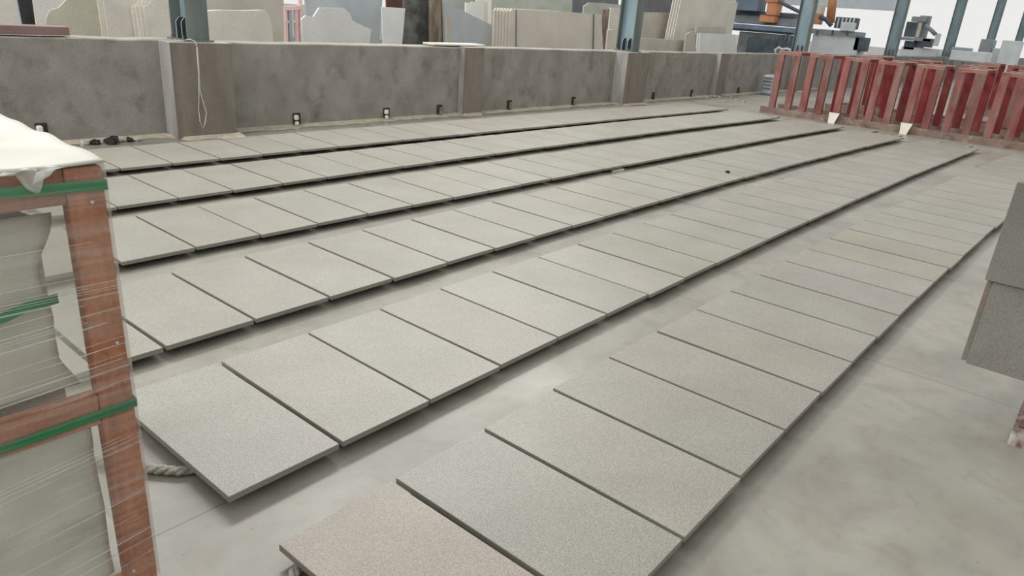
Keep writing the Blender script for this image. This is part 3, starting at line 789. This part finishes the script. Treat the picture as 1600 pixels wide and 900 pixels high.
yard('yard_slab', [(895, -70), (970, -70), (965, 30)], 13.0, 0.02, 0.03, 'purplegrey', 'dark purplish slab far behind the strapped bundle')
yard('yard_slab', [(912, 10), (921, 4), (945, 5), (975, 8), (975, 40)], 11.0, 0.05, 0.03, 'greengrey', 'grey slab with chipped corner left of the middle steel column')
yard('yard_slab', [(942, 15), (953, 14), (946, 70)], 9.9, 0.02, 0.03, 'brownedge', 'narrow brown stack edge left of the middle steel column')
yard('yard_slab', [(954, 12), (1000, 14), (1000, 75)], 10.1, 0.05, 0.03, 'beige', 'beige slab directly behind the middle steel column')
yard('yard_slab', [(950, 47), (960, 46), (960, 78)], 9.35, 0.03, 0.03, 'pinkbeige', 'small pinkish offcut at the foot of the middle steel column')
yard('yard_slab', [(1000, 19), (1046, 20), (1050, 62)], 10.3, 0.06, 0.03, 'greybeige', 'grey beige slab right of the middle steel column')
yard('yard_slab', [(985, -40), (1066, -40), (1050, 30)], 13.5, 0.03, 0.03, 'purplegrey', 'dark slab far behind, right of the middle steel column')
yard('yard_slab', [(1000, 59), (1070, 63), (1072, 82)], 9.6, 0.04, 0.05, 'greybeige', 'low pale beige slab right of the middle steel column', group='low pale beige slab', copies=1, dx=0.02)
yard('yard_slab', [(1052, 58), (1066, -8), (1153, 4), (1142, 60)], 10.0, 0.05, 0.022, 'cream', 'large cream slab tilted up behind the wall', group='large cream slab', copies=3, dx=-0.09)
yard('yard_slab', [(1072, 54), (1078, 50), (1086, 49), (1088, 80)], 9.4, 0.05, 0.03, 'greybeige', 'small grey offcut left of the white square slab')
yard('yard_slab', [(1088, 42), (1134, 41), (1137, 70)], 9.75, 0.05, 0.03, 'greybeige', 'grey slab standing behind the white square slab')
yard('yard_slab', [(1094, 52), (1149, 54), (1152, 84)], 9.45, 0.10, 0.03, 'palewhite', 'white square slab at the right end of the slab yard', group='white square slab', copies=1, dx=-0.06)

# pale red steel frame seen through the gap between slabs
e = empty('pink_steel_frame', (8.6, 12.6, 0))
def fp(px, py, Y): return hit(px, py, Vector((0, 1, 0)), Y) - Vector((8.6, 12.6, 0))
for (a, b, w) in (((443, 13), (470, 12), .07), ((445, 34), (466, 33), .05)):
    MB().bar(fp(*a, 12.6), fp(*b, 12.6), w, w).build('crossbar', MT['pinksteel'], e)
for px in (445, 452, 462, 469):
    a = fp(px, 12, 12.6); MB().bar(Vector((a.x, a.y, 0)), a + Vector((0, 0, 0.5 if px == 469 else 0)), .06, .06).build('upright', MT['pinksteel' if px != 452 else 'machinegrey'], e)
tag(e, 'faded red steel frame in the gap left of the jagged white slab', 'frame')

# ------------------------------------------------------------------ machinery at the far right
def pbox(parent, name, px0, py0, px1, py1, X, depth, m_, c=0.02):
    nx = Vector((1, 0, 0)); mx, my = (px0 + px1) / 2, (py0 + py1) / 2
    yl = hit(px0, my, nx, X).y; yr = hit(px1, my, nx, X).y
    zt = hit(mx, py0, nx, X).z; zb = max(hit(mx, py1, nx, X).z, 0.0)
    o = parent.location
    return MB().cbox(X - o.x, X + depth - o.x, yr - o.y, yl - o.y, zb - o.z, zt - o.z, min(c, 0.3 * abs(zt - zb), 0.3 * abs(yl - yr))).build(name, MT[m_], parent)
def pcyl(parent, name, pts, X, r, m_, sides=10):
    nx = Vector((1, 0, 0)); o = parent.location
    q = [hit(px, py, nx, X + (t[0] if t else 0)) - o for px, py, *t in pts]
    return MB().tube(q, r, sides).build(name, MT[m_], parent, True)
s = empty('bridge_saw', (27, 10.8, 0)); tag(s, 'blue and orange stone cutting machine behind the wall', 'machine')
pbox(s, 'water_tank', 1148, 52, 1238, 130, 27.2, 1.2, 'tank')
pbox(s, 'tank_panel', 1166, 60, 1212, 84, 27.12, 0.08, 'machinedark')
pbox(s, 'blue_beam', 1143, 40, 1240, 48, 27.0, 0.5, 'machineblue')
pbox(s, 'dark_rail', 1143, 48, 1240, 51, 27.1, 0.4, 'machinedark')
pbox(s, 'carriage', 1146, 24, 1240, 39, 27.4, 0.4, 'machinegrey')
pbox(s, 'carriage_rail', 1146, 18, 1242, 25, 27.3, 0.4, 'machinedark')
pbox(s, 'head_cover', 1152, -40, 1187, 17, 26.9, 0.8, 'machineblue')
pbox(s, 'motor', 1198, 0, 1214, 24, 26.9, 0.5, 'orange')
pbox(s, 'motor_flange', 1186, 24, 1210, 35, 26.95, 0.5, 'orange')
pbox(s, 'motor_cap', 1196, -12, 1217, 4, 26.85, 0.6, 'orange')
pcyl(s, 'hose', [(1216, 2), (1228, 8), (1240, 14), (1256, 22)], 26.9, 0.06, 'machinedark')
pcyl(s, 'cable_loop', [(1216, 54), (1214, 64), (1220, 74), (1226, 64), (1230, 54)], 26.9, 0.04, 'machinedark')
pcyl(s, 'cable_loop', [(1222, 54), (1219, 68), (1228, 78), (1232, 66), (1234, 54)], 26.9, 0.04, 'machinedark')
pcyl(s, 'white_hose', [(1212, 84), (1211, 78), (1217, 74), (1222, 77), (1230, 76), (1238, 80)], 26.7, 0.04, 'machinewhite')
s = empty('polishing_machine', (30, 9.6, 0)); tag(s, 'white polishing machine with orange motor behind the red racks', 'machine')
pbox(s, 'body', 1262, 55, 1336, 130, 30.2, 1.0, 'machinewhite')
pbox(s, 'lid', 1266, 47, 1340, 55, 30.1, 1.1, 'machinegrey')
for px in (1275, 1299, 1322): pbox(s, 'lid_rib', px, 47, px + 2, 55, 30.0, 0.1, 'machinedark', 0.005)
pbox(s, 'vent_grille', 1304, 27, 1338, 45, 30.3, 0.4, 'machinedark')
for px in (1308, 1314, 1320, 1326, 1332): pbox(s, 'vent_slat', px, 28, px + 2, 44, 30.24, 0.06, 'machinewhite', 0.005)
pbox(s, 'white_bracket', 1313, 35, 1335, 49, 30.0, 0.2, 'machinewhite')
pbox(s, 'orange_motor', 1270, 22, 1281, 38, 30.0, 0.4, 'orange')
pbox(s, 'motor_top', 1271, 7, 1284, 22, 30.0, 0.4, 'pinkbeige')
pcyl(s, 'arm', [(1281, 26), (1291, 31), (1299, 40)], 30.0, 0.08, 'machinedark')
pcyl(s, 'orange_pipe', [(1297, 36), (1301, 0), (1305, -40)], 30.8, 0.16, 'orange')
pbox(s, 'pump', 1334, 58, 1353, 80, 30.2, 0.5, 'machinedark')
s = empty('control_console', (40, 8.6, 0)); tag(s, 'grey machine console with dark tilted monitor right of the fourth column', 'console')
pbox(s, 'monitor', 1414, 34, 1432, 58, 40.0, 0.15, 'machinedark')
pbox(s, 'monitor_frame', 1430, 34, 1438, 59, 40.05, 0.15, 'pinkbeige')
pbox(s, 'hood', 1424, 26, 1446, 34, 40.0, 0.4, 'machinegrey')
pbox(s, 'stand', 1430, 24, 1446, 85, 40.4, 0.4, 'machinegrey')
pbox(s, 'table', 1405, 59, 1455, 64, 40.0, 0.8, 'machinegrey')
pbox(s, 'under_table', 1412, 64, 1430, 78, 40.2, 0.6, 'machinedark')
pbox(s, 'drive', 1440, 60, 1455, 74, 40.0, 0.5, 'machinedark')
pcyl(s, 'arm', [(1446, 40), (1456, 48), (1462, 54)], 40.0, 0.09, 'machinegrey')
pbox(s, 'side_screen', 1460, 52, 1468, 72, 40.0, 0.1, 'machinewhite')
pbox(s, 'base', 1400, 74, 1458, 140, 40.2, 1.2, 'machinewhite')
s = empty('machine_bed', (34, 6, 0)); tag(s, 'long pale machine bed between the right-hand columns', 'machine')
pbox(s, 'bed', 1484, 80, 1540, 96, 34, 1.5, 'machinewhite'); [pbox(s, 'bed_leg', q, 96, q + 4, 200, 34.2, 0.3, 'machinegrey') for q in (1486, 1534)]; pbox(s, 'slide', 1486, 74, 1512, 79, 34.2, 1.2, 'machinegrey')
s = empty('grey_cabinet', (38, 5.6, 0)); tag(s, 'pale grey cabinet between the last two columns', 'cabinet')
pbox(s, 'cabinet_body', 1513, 60, 1532, 200, 38, 1.0, 'machinegrey'); pbox(s, 'cabinet_wing', 1546, 62, 1575, 200, 38, 1.0, 'machinewhite'); pbox(s, 'cabinet_back', 1532, 74, 1546, 200, 38.3, 0.6, 'machinewhite')
